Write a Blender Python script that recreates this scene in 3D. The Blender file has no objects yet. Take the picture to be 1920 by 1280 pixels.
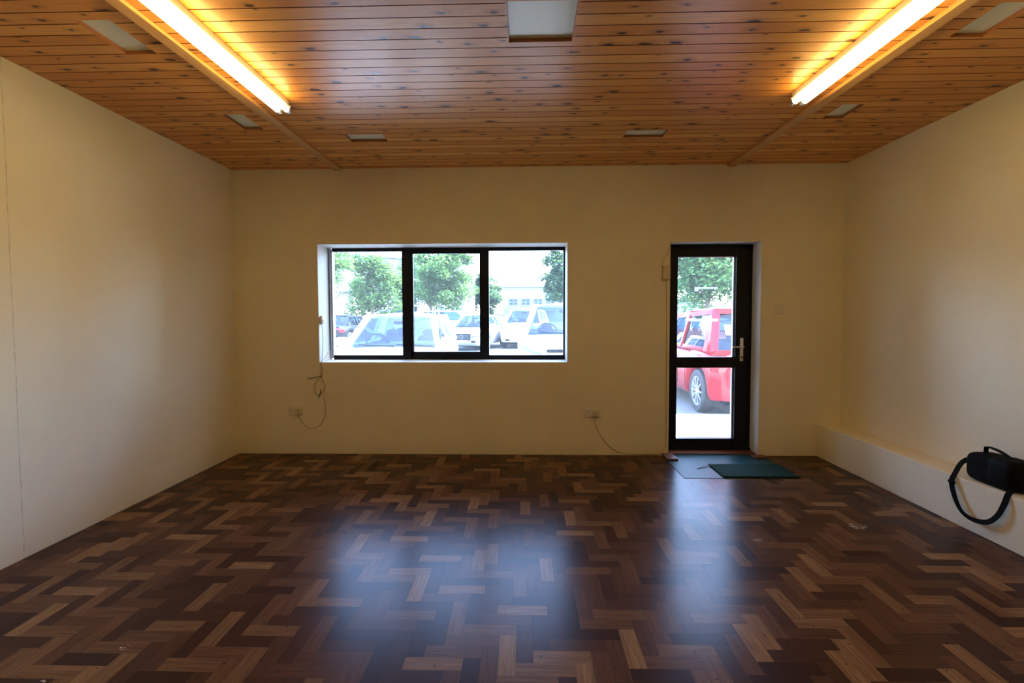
import bpy, bmesh, math, random
from mathutils import Vector, Matrix
random.seed(7)
PI = math.pi
SC = bpy.context.scene
COL = SC.collection

# ---------------------------------------------------------------- camera, sky, sun, exposure
CAM_H = 1.38
D, H, XL, XR, XB = 4.652, 2.788, -2.848, 3.032, 2.815      # back wall, ceiling, left wall, right wall, bench face
YR = -2.0                                                  # rear wall behind the viewer
cd = bpy.data.cameras.new('camera'); cam = bpy.data.objects.new('camera', cd); COL.objects.link(cam)
yaw, pitch, roll = 0.026168, -0.043169, -0.003054
fw = Vector((-math.sin(yaw)*math.cos(pitch), math.cos(yaw)*math.cos(pitch), math.sin(pitch)))
rt = Vector((math.cos(yaw), math.sin(yaw), 0)); up = rt.cross(fw)
r2 = rt*math.cos(roll)+up*math.sin(roll); u2 = -rt*math.sin(roll)+up*math.cos(roll)
cam.matrix_world = Matrix(((r2.x,u2.x,-fw.x,0),(r2.y,u2.y,-fw.y,0),(r2.z,u2.z,-fw.z,CAM_H),(0,0,0,1)))
cd.sensor_fit = 'HORIZONTAL'; cd.sensor_width = 36.0; cd.lens = 898.17*36/1920
cd.shift_y = -12.77/1920                                    # small lens shift
cd.clip_start = 0.05; cd.clip_end = 600
SC.camera = cam

SUN_EL, SUN_AZ = math.radians(57), math.radians(80)         # azimuth from +y towards +x
world = bpy.data.worlds.new('sky'); SC.world = world; world.use_nodes = True
wn = world.node_tree; bg = wn.nodes['Background']
sk = wn.nodes.new('ShaderNodeTexSky'); sk.sky_type = 'NISHITA'; sk.sun_disc = False
sk.sun_elevation = SUN_EL; sk.sun_rotation = SUN_AZ; sk.dust_density = 2.0; sk.air_density = 1.0
tint = wn.nodes.new('ShaderNodeMix'); tint.data_type = 'RGBA'; tint.blend_type = 'MULTIPLY'; tint.inputs[0].default_value = 1
tint.inputs[7].default_value = (.86, .94, 1.06, 1)          # the photo's white balance turns daylight blue
wn.links.new(sk.outputs[0], tint.inputs[6]); wn.links.new(tint.outputs[2], bg.inputs[0]); bg.inputs[1].default_value = 5.4
sd = bpy.data.lights.new('sun', 'SUN'); sd.energy = 22.0; sd.angle = math.radians(0.6); sd.color = (.95, .97, .92)
sun = bpy.data.objects.new('sun', sd); COL.objects.link(sun)
sdir = Vector((math.sin(SUN_AZ)*math.cos(SUN_EL), math.cos(SUN_AZ)*math.cos(SUN_EL), math.sin(SUN_EL)))
sun.rotation_euler = sdir.to_track_quat('Z', 'Y').to_euler(); sun.location = (20, 10, 30)
SC.view_settings.view_transform = 'Standard'; SC.view_settings.look = 'None'
SC.view_settings.exposure = 0.0; SC.view_settings.gamma = 1.0; SC.view_settings.use_curve_mapping = False
SC.cycles.use_denoising = True
SC.cycles.max_bounces = 10; SC.cycles.diffuse_bounces = 6; SC.cycles.transparent_max_bounces = 24
SC.cycles.caustics_reflective = False; SC.cycles.caustics_refractive = False
SC.cycles.sample_clamp_indirect = 6.0

# ---------------------------------------------------------------- node helpers
class N:
    def __init__(s, name):
        s.m = bpy.data.materials.new(name); s.m.use_nodes = True
        s.t = s.m.node_tree; s.n = s.t.nodes; s.b = s.n['Principled BSDF']; s.out = s.n['Material Output']
    def add(s, t, **k):
        x = s.n.new(t)
        for a, v in k.items():
            setattr(x, a, v)
        return x
    def link(s, a, b): s.t.links.new(a, b)
    def put(s, sock, v):
        if isinstance(v, (int, float, tuple)): sock.default_value = v
        else: s.link(v, sock)
    def math(s, op, a, b=0.0, c=None, clamp=False):
        x = s.add('ShaderNodeMath', operation=op, use_clamp=clamp)
        s.put(x.inputs[0], a); s.put(x.inputs[1], b)
        if c is not None: s.put(x.inputs[2], c)
        return x.outputs[0]
    def coord(s, kind='Object'): return s.add('ShaderNodeTexCoord').outputs[kind]
    def sep(s, v):
        x = s.add('ShaderNodeSeparateXYZ'); s.link(v, x.inputs[0]); return x.outputs
    def comb(s, a, b, c=0.0):
        x = s.add('ShaderNodeCombineXYZ')
        for i, v in enumerate((a, b, c)): s.put(x.inputs[i], v)
        return x.outputs[0]
    def scale(s, v, sc):
        x = s.add('ShaderNodeMapping'); s.link(v, x.inputs[0]); x.inputs[3].default_value = sc; return x.outputs[0]
    def noise(s, v, sc=5., det=3., rough=.5):
        x = s.add('ShaderNodeTexNoise'); s.link(v, x.inputs['Vector'])
        x.inputs['Scale'].default_value = sc; x.inputs['Detail'].default_value = det; x.inputs['Roughness'].default_value = rough
        return x.outputs[0]
    def ramp(s, f, stops, mode='LINEAR'):
        x = s.add('ShaderNodeValToRGB'); s.link(f, x.inputs[0]); r = x.color_ramp; r.interpolation = mode
        while len(r.elements) < len(stops): r.elements.new(.5)
        for e, (p, c) in zip(r.elements, stops):
            e.position = p; e.color = (c, c, c, 1) if isinstance(c, (int, float)) else (*c, 1)
        return x.outputs[0]
    def mix(s, f, a, b, mode='MIX'):
        x = s.add('ShaderNodeMix', data_type='RGBA', blend_type=mode)
        s.put(x.inputs[0], f)
        for i, v in ((6, a), (7, b)):
            s.put(x.inputs[i], (*v, 1) if isinstance(v, tuple) and len(v) == 3 else v)
        return x.outputs[2]
    def attr(s, name): return s.add('ShaderNodeAttribute', attribute_name=name).outputs
    def bump(s, h, strength=.2, dist=.01):
        x = s.add('ShaderNodeBump'); s.link(h, x.inputs['Height']); x.inputs['Strength'].default_value = strength
        x.inputs['Distance'].default_value = dist; s.link(x.outputs[0], s.b.inputs['Normal'])
    def set(s, **k):
        for a, v in k.items():
            nm = {'col': 'Base Color', 'rough': 'Roughness', 'metal': 'Metallic', 'spec': 'Specular IOR Level',
                  'coat': 'Coat Weight', 'coatr': 'Coat Roughness', 'alpha': 'Alpha', 'sheen': 'Sheen Weight',
                  'trans': 'Transmission Weight', 'ior': 'IOR'}[a]
            if isinstance(v, tuple) and len(v) == 3: v = (*v, 1)
            s.put(s.b.inputs[nm], v)
        return s.m

def simple(name, col, rough=.5, metal=0., var=.06, sc=30., spec=.5, coat=0., bump=0.):
    n = N(name); f = n.noise(n.coord(), sc, 3)
    c = n.mix(f, tuple(max(0, v*(1-var)) for v in col), tuple(min(1, v*(1+var)) for v in col))
    n.set(col=c, rough=rough, metal=metal, spec=spec, coat=coat)
    if bump: n.bump(f, bump, .003)
    return n.m

M = {}
def build_paint(name, base, scuffs=False):
    n = N(name); o = n.coord(); s = n.sep(o)
    f1 = n.noise(o, 1.3, 4, .6); f2 = n.noise(o, 14, 3, .6)
    c = n.mix(n.ramp(f1, [(.3, 0.), (.7, 1.)]), tuple(v*.93 for v in base), tuple(min(1, v*1.03) for v in base))
    c = n.mix(n.math('MULTIPLY', n.ramp(f2, [(.55, 0.), (.8, 1.)]), .10), c, (base[0]*.7, base[1]*.66, base[2]*.6))
    # grubby band just above the floor
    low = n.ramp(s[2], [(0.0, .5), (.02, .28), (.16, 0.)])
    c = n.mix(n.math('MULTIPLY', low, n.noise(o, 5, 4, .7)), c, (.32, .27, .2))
    if scuffs:
        # vertical board joint with flaking paint, and long faint horizontal scuffs
        yy = n.math('ADD', s[1], n.math('MULTIPLY', n.noise(n.scale(o, (1, 1, 3)), 6, 4), .012))
        d = n.math('ABSOLUTE', n.math('SUBTRACT', yy, 2.602))
        seam = n.math('MULTIPLY', n.ramp(d, [(0.0, .75), (.004, 0.)]), n.ramp(n.noise(n.scale(o, (1, .2, 9)), 2, 4), [(.4, .25), (.62, 1.)]))
        c = n.mix(seam, c, (.30, .25, .17))
        sc_ = n.noise(n.scale(o, (1, 1.2, 26)), 3.2, 5, .65)
        c = n.mix(n.math('MULTIPLY', n.ramp(sc_, [(.66, 0.), (.74, 1.)]), .22), c, (.38, .33, .26))
    n.set(col=c, rough=.62, spec=.35)
    h = n.math('ADD', n.math('MULTIPLY', n.noise(o, 90, 2), .35), n.noise(o, 7, 3))
    n.bump(h, .18, .01)
    return n.m
WALL = (.79, .725, .575)
M['wall'] = build_paint('cream_wall_paint', WALL)
M['wall_side'] = build_paint('cream_side_wall_paint', WALL, True)
M['reveal'] = build_paint('white_reveal_paint', (.84, .83, .79))

def build_ceiling():
    n = N('varnished_pine_boards'); o = n.coord(); s = n.sep(o); tone = n.attr('tone')[2]
    v = n.comb(n.math('ADD', s[0], n.math('MULTIPLY', tone, 37.)), s[1], n.math('MULTIPLY', tone, 11.))
    grain = n.noise(n.scale(v, (1.2, 34, 1)), 3.5, 5, .6)
    fig = n.noise(n.scale(v, (.8, 9, 1)), 2.2, 3)
    c = n.mix(tone, (.66, .25, .050), (.88, .43, .11))
    c = n.mix(n.math('MULTIPLY', n.ramp(grain, [(.45, 0.), (.72, 1.)]), .45), c, (.42, .16, .035))
    c = n.mix(n.math('MULTIPLY', n.ramp(fig, [(.5, 0.), (.75, 1.)]), .30), c, (.70, .37, .14))
    vor = n.add('ShaderNodeTexVoronoi', voronoi_dimensions='2D', feature='F1')
    wob = n.math('MULTIPLY', n.math('SUBTRACT', n.noise(v, 30, 3), .5), .22)
    kv = n.comb(n.math('ADD', n.math('MULTIPLY', n.math('ADD', s[0], n.math('MULTIPLY', tone, 37.)), 4.6), wob),
                n.math('ADD', n.math('MULTIPLY', s[1], 11.2), wob))
    n.link(kv, vor.inputs['Vector']); vor.inputs['Scale'].default_value = 1.0
    pick = n.math('GREATER_THAN', n.sep(vor.outputs['Color'])[0], .34)
    size = n.math('ADD', .045, n.math('MULTIPLY', n.math('POWER', n.sep(vor.outputs['Color'])[1], 2.), .15))
    k = n.math('MULTIPLY', n.math('SUBTRACT', 1., n.math('DIVIDE', vor.outputs['Distance'], size), clamp=True), pick)
    halo = n.math('MULTIPLY', n.math('SUBTRACT', 1., n.math('DIVIDE', vor.outputs['Distance'], n.math('MULTIPLY', size, 2.6)), clamp=True), pick)
    c = n.mix(n.math('MULTIPLY', halo, .65), c, (.25, .075, .02))
    c = n.mix(n.ramp(k, [(.05, 0.), (.4, 1.)]), c, (.06, .018, .008))
    n.set(col=c, rough=n.math('ADD', .24, n.math('MULTIPLY', grain, .12)), spec=.25)
    n.bump(grain, .12, .003)
    return n.m
M['ceiling'] = build_ceiling()
M['groove'] = simple('shadow_groove_wood', (.20, .055, .016), .6)
M['beamwood'] = None

def build_beam():
    n = N('varnished_pine_batten'); o = n.coord(); s = n.sep(o)
    v = n.comb(n.math('MULTIPLY', s[0], 40.), n.math('MULTIPLY', s[1], 1.2), n.math('MULTIPLY', s[2], 40.))
    g = n.noise(v, 2., 4, .6)
    c = n.mix(n.ramp(g, [(.35, 0.), (.7, 1.)]), (.66, .36, .13), (.50, .24, .075))
    vo = n.add('ShaderNodeTexVoronoi', feature='F1'); n.link(n.scale(o, (12, 1.8, 12)), vo.inputs['Vector']); vo.inputs['Scale'].default_value = 1.
    c = n.mix(n.ramp(vo.outputs['Distance'], [(.06, 1.), (.13, 0.)]), c, (.12, .04, .015))
    n.set(col=c, rough=.38, coat=.2); return n.m
M['beamwood'] = build_beam()

def build_parquet():
    n = N('worn_herringbone_parquet'); o = n.coord(); s = n.sep(o)
    a = n.attr('tone'); tone = a[2]; hv = n.attr('vertical')[2]
    gx = n.mix(hv, n.comb(n.math('MULTIPLY', s[0], 2.2), n.math('MULTIPLY', s[1], 42.), n.math('MULTIPLY', tone, 70.)),
               n.comb(n.math('MULTIPLY', s[1], 2.2), n.math('MULTIPLY', s[0], 42.), n.math('MULTIPLY', tone, 70.)))
    g = n.noise(gx, 2.4, 5, .65)
    c = n.ramp(tone, [(0., (0.0352, 0.0150, 0.0097)), (.18, (0.0581, 0.0238, 0.0132)), (.42, (0.0880, 0.0378, 0.0194)), (.66, (0.1232, 0.0563, 0.0264)),
                      (.86, (0.1760, 0.0880, 0.0378)), (1., (0.2640, 0.1452, 0.0616))])
    c = n.mix(n.math('MULTIPLY', n.ramp(g, [(.36, 0.), (.66, 1.)]), .6), c, (.040, .017, .010))
    # dark lifted patch and scratches near the bench
    px = n.math('SUBTRACT', s[0], 2.50); py = n.math('SUBTRACT', s[1], 3.50)
    wob = n.math('MULTIPLY', n.math('SUBTRACT', n.noise(o, 7, 4), .5), .42)
    r = n.math('ADD', n.math('SQRT', n.math('ADD', n.math('POWER', n.math('MULTIPLY', px, 1.7), 2.), n.math('POWER', n.math('MULTIPLY', py, 1.5), 2.))), wob)
    r = n.math('ADD', r, .0)
    st = n.ramp(r, [(.20, .72), (.235, 0.)])
    c = n.mix(st, c, (.045, .020, .012))
    q = n.math('ADD', n.math('SQRT', n.math('ADD', n.math('POWER', n.math('MULTIPLY', n.math('SUBTRACT', s[0], 2.24), 4.), 2.),
                 n.math('POWER', n.math('MULTIPLY', n.math('SUBTRACT', s[1], 3.06), 3.4), 2.))), wob)
    c = n.mix(n.ramp(q, [(.22, .75), (.27, 0.)]), c, (.040, .018, .012))
    # white scrape marks: three small spots where plaster or paint got on the floor
    scr = n.noise(n.scale(o, (18, 60, 1)), 1.4, 5, .75)
    m1 = None
    for (cx, cy, rad) in ((-1.663, 1.893, .022), (-1.83, 1.70, .02), (2.16, 3.10, .06), (.50, 3.50, .012), (1.42, 2.9, .03)):
        dd = n.math('SQRT', n.math('ADD', n.math('POWER', n.math('SUBTRACT', s[0], cx), 2.), n.math('POWER', n.math('MULTIPLY', n.math('SUBTRACT', s[1], cy), 1.3), 2.)))
        mm = n.math('LESS_THAN', dd, rad); m1 = mm if m1 is None else n.math('MAXIMUM', m1, mm)
    c = n.mix(n.math('MULTIPLY', m1, n.ramp(scr, [(.52, 0.), (.62, .8)])), c, (.62, .58, .52))
    # tiny specks of dirt
    vo = n.add('ShaderNodeTexVoronoi', feature='F1', voronoi_dimensions='2D'); n.link(o, vo.inputs['Vector']); vo.inputs['Scale'].default_value = 6.
    c = n.mix(n.ramp(vo.outputs['Distance'], [(.018, .9), (.030, 0.)]), c, (.015, .008, .006))
    wear = n.noise(n.scale(o, (1, 1, 1)), 2.1, 5, .65); fine = n.noise(o, 60, 3, .7)
    # the strip walked on from the door is scuffed more
    rough = n.math('ADD', .20, n.math('ADD', n.math('MULTIPLY', wear, .05), n.math('MULTIPLY', g, .05)))
    n.set(col=c, rough=rough, spec=.065)
    n.bump(g, .05, .002)
    return n.m
M['parquet'] = build_parquet()
M['joint'] = simple('dark_parquet_joint', (.05, .022, .012), .7)
M['black_frame'] = simple('black_window_frame', (.006, .006, .009), .45, spec=.18)
M['alu'] = simple('pale_aluminium', (.42, .45, .50), .4, .6)
M['white_plastic'] = simple('aged_white_plastic', (.72, .66, .58), .4)
M['cream_plastic'] = simple('cream_plastic', (.60, .50, .34), .45)
M['cable'] = simple('cream_cable_sheath', (.50, .40, .25), .5)
M['tie'] = simple('black_cable_tie', (.02, .017, .015), .5)
M['socket_hole'] = simple('dark_socket_slot', (.03, .02, .02), .7)
M['silver'] = simple('satin_silver', (.72, .68, .62), .32, .85)
M['fixture'] = simple('white_enamel_batten', (.80, .78, .72), .4)
M['panel'] = simple('pale_opal_panel', (.86, .88, .66), .25, var=.04)
M['recess'] = simple('stained_recess_edge', (.30, .10, .03), .45)
M['mat'] = None
M['lino'] = simple('worn_green_vinyl', (.018, .055, .055), .36, var=.35, sc=9, spec=.06)
n = N('green_coir_mat'); o = n.coord(); f = n.noise(o, 160, 3, .8)
n.set(col=n.mix(f, (.003, .014, .008), (.018, .048, .027)), rough=.95, spec=.1); n.bump(f, .9, .01); M['mat'] = n.m
M['redwood'] = simple('dark_red_wood', (.14, .045, .02), .5, var=.3)
M['bag'] = simple('black_nylon_bag', (.004, .004, .005), .85, var=.3, sc=200, bump=.3, spec=.1)
M['bag_dark'] = simple('black_bag_leather', (.003, .003, .003), .7, spec=.1)
M['strap'] = simple('black_webbing', (.005, .005, .006), .8, spec=.1, sc=300, bump=.4)

def build_tube():
    n = N('lit_fluorescent_tube'); e = n.add('ShaderNodeEmission'); e.inputs[0].default_value = (1, .75, .26, 1); e.inputs[1].default_value = TUBE
    n.link(e.outputs[0], n.out.inputs[0]); return n.m
TUBE = 19.5
M['tube'] = build_tube()

def glass(name, tint=(1, 1, 1), gl=.07, rough=.0, glare_haze=0.):
    n = N(name); t = n.add('ShaderNodeBsdfTransparent'); t.inputs[0].default_value = (*tint, 1)
    g = n.add('ShaderNodeBsdfGlossy'); g.inputs['Roughness'].default_value = rough
    fr = n.add('ShaderNodeFresnel'); fr.inputs[0].default_value = 1.45
    m = n.add('ShaderNodeMixShader'); n.link(n.math('MULTIPLY', fr.outputs[0], gl), m.inputs[0])
    if glare_haze:  # glare imitated by a translucent share mixed into the glass
        ds = n.add('ShaderNodeBsdfTranslucent'); ds.inputs[0].default_value = (.85, .85, .85, 1); dm = n.add('ShaderNodeMixShader'); dm.inputs[0].default_value = glare_haze
        n.link(t.outputs[0], dm.inputs[1]); n.link(ds.outputs[0], dm.inputs[2]); t = dm
    n.link(t.outputs[0], m.inputs[1]); n.link(g.outputs[0], m.inputs[2]); n.link(m.outputs[0], n.out.inputs[0]); return n.m
M['pane'] = glass('glare_haze_window_glass', (.96, .99, 1.0), .9, glare_haze=.014)  # panes carry a built-in pale haze that stands for daylight glare
M['carglass'] = glass('tinted_car_glass', (.36, .50, .64), .8, .02)
n = N('sticker_and_reflection_film'); t = n.add('ShaderNodeBsdfTransparent'); d = n.add('ShaderNodeBsdfTranslucent'); d.inputs[0].default_value = (.8, .8, .85, 1)
mx = n.add('ShaderNodeMixShader'); mx.inputs[0].default_value = .22; n.link(t.outputs[0], mx.inputs[1]); n.link(d.outputs[0], mx.inputs[2]); n.link(mx.outputs[0], n.out.inputs[0]); M['film'] = n.m  # one film for the sticker strip and for the imitated reflection

# outside
n = N('tarmac'); o = n.coord(); f = n.noise(o, .5, 4); g = n.noise(o, 60, 3)
c = n.mix(f, (.06, .065, .065), (.09, .09, .09)); c = n.mix(n.math('MULTIPLY', g, .3), c, (.14, .14, .14)); n.set(col=c, rough=.9); n.bump(g, .4, .01); M['tarmac'] = n.m
n = N('pale_concrete_paving'); o = n.coord(); f = n.noise(o, 3, 5); n.set(col=n.mix(f, (.55, .53, .49), (.66, .64, .60)), rough=.85); M['concrete'] = n.m
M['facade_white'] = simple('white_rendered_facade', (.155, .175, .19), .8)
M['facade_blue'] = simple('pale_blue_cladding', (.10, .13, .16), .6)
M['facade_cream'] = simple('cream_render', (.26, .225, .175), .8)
M['farglass'] = simple('dark_blue_window_glass', (.03, .045, .07), .3, spec=.2)
M['stone'] = simple('grey_brown_stone', (.14, .12, .10), .9, var=.4, sc=4)
M['fence'] = simple('blue_grey_railings', (.10, .13, .17), .6)
M['bark'] = simple('grey_brown_bark', (.13, .10, .075), .9, var=.4, sc=12)
def paint(name, col, coat=.6, spec=.5): return simple(name, col, .28, var=.01, coat=coat, spec=spec)
M['car_white'] = paint('white_car_paint', (.80, .80, .80))
M['car_silver'] = paint('silver_car_paint', (.26, .28, .30), .3, .4)
M['car_black'] = paint('black_car_paint', (.010, .012, .016), .0, .15)
M['car_red'] = paint('red_car_paint', (.24, .005, .009), .12, .2)
M['car_grey'] = paint('grey_car_paint', (.13, .17, .22))
M['rubber'] = simple('black_rubber', (.018, .018, .02), .75)
M['alloy'] = simple('silver_alloy', (.62, .63, .65), .3, .8)
M['dull_chrome'] = simple('dull_chrome', (.10, .11, .12), .4, .3)
M['trim'] = simple('black_plastic_trim', (.010, .012, .015), .75, spec=.08)
M['interior'] = simple('dark_blue_grey_upholstery', (.07, .10, .14), .8)
M['tail'] = simple('red_lamp_lens', (.45, .01, .01), .15)
M['lens'] = simple('clear_lamp_lens', (.10, .13, .16), .12, .1, spec=.25)
M['plate'] = simple('white_number_plate', (.75, .75, .72), .5)
M['red_mark'] = simple('red_printed_letter', (.55, .02, .02), .5)
M['orange'] = simple('orange_red_marking', (.75, .14, .06), .5)

def leaf_mat(name, a, b):
    n = N(name); tone = n.attr('tone')[2]; c = n.mix(tone, a, b)
    d = n.add('ShaderNodeBsdfDiffuse'); t = n.add('ShaderNodeBsdfTranslucent'); m = n.add('ShaderNodeMixShader'); m.inputs[0].default_value = .4
    n.link(c, d.inputs[0]); n.link(n.mix(.5, c, (.16, .24, .05)), t.inputs[0]); n.link(d.outputs[0], m.inputs[1]); n.link(t.outputs[0], m.inputs[2]); n.link(m.outputs[0], n.out.inputs[0]); return n.m
M['leaf_a'] = leaf_mat('bright_green_leaves', (.030, .090, .048), (.14, .24, .065))
M['leaf_b'] = leaf_mat('deep_green_leaves', (.020, .060, .050), (.07, .12, .06))

# ---------------------------------------------------------------- mesh helpers
class MB:
    def __init__(s): s.v = []; s.f = []; s.mi = []; s.at = {}
    def add(s, vs, fs, mi=0, **att):
        b = len(s.v); s.v += [tuple(v) for v in vs]
        for f in fs:
            s.f.append([b+i for i in f]); s.mi.append(mi)
            for k, v in att.items(): s.at.setdefault(k, {})[len(s.f)-1] = v
        return s
    def quad(s, a, b, c, d, mi=0, **att): return s.add([a, b, c, d], [(0, 1, 2, 3)], mi, **att)
    def box(s, x0, x1, y0, y1, z0, z1, mi=0, **att):
        vs = [(x, y, z) for z in (z0, z1) for y in (y0, y1) for x in (x0, x1)]
        return s.add(vs, [(0, 2, 3, 1), (4, 5, 7, 6), (0, 1, 5, 4), (2, 6, 7, 3), (0, 4, 6, 2), (1, 3, 7, 5)], mi, **att)
    def tube(s, pts, r, n=8, mi=0, flat=None, cap=True):
        pts = [Vector(p) for p in pts]; rings = []; prev = None
        for i, p in enumerate(pts):
            t = (pts[min(i+1, len(pts)-1)]-pts[max(i-1, 0)]).normalized()
            if prev is None: ref = Vector((0, 0, 1)) if abs(t.z) < .9 else Vector((0, 1, 0)); u = t.cross(ref).normalized()
            else: u = (prev-t*prev.dot(t)).normalized()
            w = t.cross(u); prev = u; rr = r[i] if isinstance(r, (list, tuple)) else r
            rings.append([p+u*math.cos(2*PI*k/n)*rr+w*math.sin(2*PI*k/n)*rr*(flat or 1) for k in range(n)])
        vs = [v for g in rings for v in g]; fs = []
        for i in range(len(rings)-1):
            for k in range(n): fs.append((i*n+k, i*n+(k+1) % n, (i+1)*n+(k+1) % n, (i+1)*n+k))
        if cap: fs += [tuple(range(n))[::-1], tuple((len(rings)-1)*n+k for k in range(n))]
        return s.add(vs, fs, mi)
    def ribbon(s, pts, ups, w, th, mi=0):
        # flat strap: pts centre line, ups = width direction at each point
        vs = []; fs = []; n = len(pts)
        for i in range(n):
            p = Vector(pts[i]); t = (Vector(pts[min(i+1, n-1)])-Vector(pts[max(i-1, 0)])).normalized()
            a = Vector(ups[i]); a = (a-t*a.dot(t)).normalized(); b = t.cross(a)
            vs += [p+a*w/2+b*th/2, p-a*w/2+b*th/2, p-a*w/2-b*th/2, p+a*w/2-b*th/2]
        for i in range(n-1):
            for k in range(4): fs.append((4*i+k, 4*i+(k+1) % 4, 4*i+4+(k+1) % 4, 4*i+4+k))
        fs += [(3, 2, 1, 0), (4*n-4, 4*n-3, 4*n-2, 4*n-1)]
        return s.add(vs, fs, mi)
    def beam(s, p, q, a, b, mi=0, ref=(0, 0, 1)):
        p, q = Vector(p), Vector(q); t = (q-p).normalized(); u = t.cross(Vector(ref))
        u = u.normalized() if u.length > 1e-4 else Vector((1, 0, 0)); w = u.cross(t)
        vs = []
        for c in (p, q): vs += [c+u*a/2+w*b/2, c-u*a/2+w*b/2, c-u*a/2-w*b/2, c+u*a/2-w*b/2]
        return s.add(vs, [(0, 1, 2, 3), (7, 6, 5, 4), (0, 4, 5, 1), (1, 5, 6, 2), (2, 6, 7, 3), (3, 7, 4, 0)], mi)
    def grid(s, fn, nu, nv, mi=0, wrap=False):
        vs = [fn(i/nu, j/nv) for i in range(nu+1) for j in range(nv+1)]
        fs = [(i*(nv+1)+j, (i+1)*(nv+1)+j, (i+1)*(nv+1)+j+1, i*(nv+1)+j+1) for i in range(nu) for j in range(nv)]
        return s.add(vs, fs, mi)
    def lathe(s, prof, n=24, axis='x', c=(0, 0, 0), mi=0):
        vs = []; fs = []; m = len(prof)
        for k in range(n):
            a = 2*PI*k/n
            for (h, r) in prof:
                p = (h, r*math.cos(a), r*math.sin(a)) if axis == 'x' else ((r*math.cos(a), h, r*math.sin(a)) if axis == 'y' else (r*math.cos(a), r*math.sin(a), h))
                vs.append((p[0]+c[0], p[1]+c[1], p[2]+c[2]))
        for k in range(n):
            for i in range(m-1): fs.append((k*m+i, k*m+i+1, ((k+1) % n)*m+i+1, ((k+1) % n)*m+i))
        return s.add(vs, fs, mi)
    def build(s, name, mats, parent=None, smooth=False, bevel=0., solid=0., sub=0, fix=True, angle=40):
        me = bpy.data.meshes.new(name); me.from_pydata(s.v, [], s.f)
        mats = mats if isinstance(mats, (list, tuple)) else [mats]
        for m in mats: me.materials.append(M[m] if isinstance(m, str) else m)
        for p, i in zip(me.polygons, s.mi): p.material_index = i
        for k, dct in s.at.items():
            at = me.attributes.new(k, 'FLOAT', 'FACE')
            for i, v in dct.items(): at.data[i].value = v
        if fix:
            bm = bmesh.new(); bm.from_mesh(me); bmesh.ops.recalc_face_normals(bm, faces=bm.faces[:]); bm.to_mesh(me); bm.free()
        if smooth:
            for p in me.polygons: p.use_smooth = True
            if angle < 180:
                try: me.set_sharp_from_angle(angle=math.radians(angle))
                except Exception: pass
        o = bpy.data.objects.new(name, me); COL.objects.link(o)
        if solid:
            md = o.modifiers.new('solid', 'SOLIDIFY'); md.thickness = solid; md.offset = 0
        if bevel:
            md = o.modifiers.new('bevel', 'BEVEL'); md.width = bevel; md.segments = 3; md.limit_method = 'ANGLE'; md.harden_normals = False
        if sub:
            md = o.modifiers.new('sub', 'SUBSURF'); md.levels = sub; md.render_levels = sub
        if parent: o.parent = parent
        return o
def tag(o, label=None, cat=None, group=None, kind=None):
    if label: o['label'] = label
    if cat: o['category'] = cat
    if group: o['group'] = group
    if kind: o['kind'] = kind
    return o
def empty(name, loc=(0, 0, 0), rz=0., label=None, cat=None, group=None, kind=None):
    o = bpy.data.objects.new(name, None); o.location = loc; o.rotation_euler = (0, 0, rz); o.empty_display_size = .1
    COL.objects.link(o); return tag(o, label, cat, group, kind)
def spline(pts, n=8):
    P = [Vector(p) for p in pts]; out = []
    for i in range(len(P)-1):
        a, b, c, d = P[max(i-1, 0)], P[i], P[i+1], P[min(i+2, len(P)-1)]
        for k in range(n):
            t = k/n; out.append(.5*((2*b)+(c-a)*t+(2*a-5*b+4*c-d)*t*t+(3*b-a-3*c+d)*t**3))
    return out+[P[-1]]

# ---------------------------------------------------------------- room shell
T = .35                                                     # outer wall thickness
WIN = (-2.018, .414, .905, 2.062)
DOOR = (1.398, 2.258, .0, 2.062)
def wall_with_holes(name, x0, x1, z0, z1, y0, y1, holes):
    m = MB(); xs = sorted({x0, x1, *[h[0] for h in holes], *[h[1] for h in holes]}); zs = sorted({z0, z1, *[h[2] for h in holes], *[h[3] for h in holes]})
    for i in range(len(xs)-1):
        for j in range(len(zs)-1):
            cx, cz = (xs[i]+xs[i+1])/2, (zs[j]+zs[j+1])/2
            if any(h[0] < cx < h[1] and h[2] < cz < h[3] for h in holes): continue
            a, b, c, d = xs[i], xs[i+1], zs[j], zs[j+1]
            m.quad((a, y0, c), (b, y0, c), (b, y0, d), (a, y0, d)); m.quad((b, y1, c), (a, y1, c), (a, y1, d), (b, y1, d))
    for (a, b, c, d) in holes:
        m.quad((a, y0, c), (a, y0, d), (a, y1, d), (a, y1, c), 1); m.quad((b, y0, d), (b, y0, c), (b, y1, c), (b, y1, d), 1)
        m.quad((a, y0, d), (b, y0, d), (b, y1, d), (a, y1, d), 1)
        if c > z0: m.quad((b, y0, c), (a, y0, c), (a, y1, c), (b, y1, c), 1)
    m.quad((x0, y0, z1), (x1, y0, z1), (x1, y1, z1), (x0, y1, z1)); m.quad((x0, y0, z0), (x0, y0, z1), (x0, y1, z1), (x0, y1, z0)); m.quad((x1, y0, z0), (x1, y1, z0), (x1, y1, z1), (x1, y0, z1))
    return tag(m.build(name, ['wall', 'reveal'], fix=False), kind='structure')
wall_with_holes('wall_back', XL-.3, XR+.3, -.12, H+.25, D, D+T, [WIN, (DOOR[0], DOOR[1], -.12, DOOR[3])])
tag(MB().box(XL-.25, XL, YR, D, -.12, H+.25).build('wall_left', 'wall_side'), kind='structure')
tag(MB().box(XR, XR+.25, YR, D, -.12, H+.25).build('wall_right', 'wall'), kind='structure')
tag(MB().box(XL-.25, XR+.25, YR-.25, YR, -.12, H+.25).build('wall_front', 'wall'), kind='structure')

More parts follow.
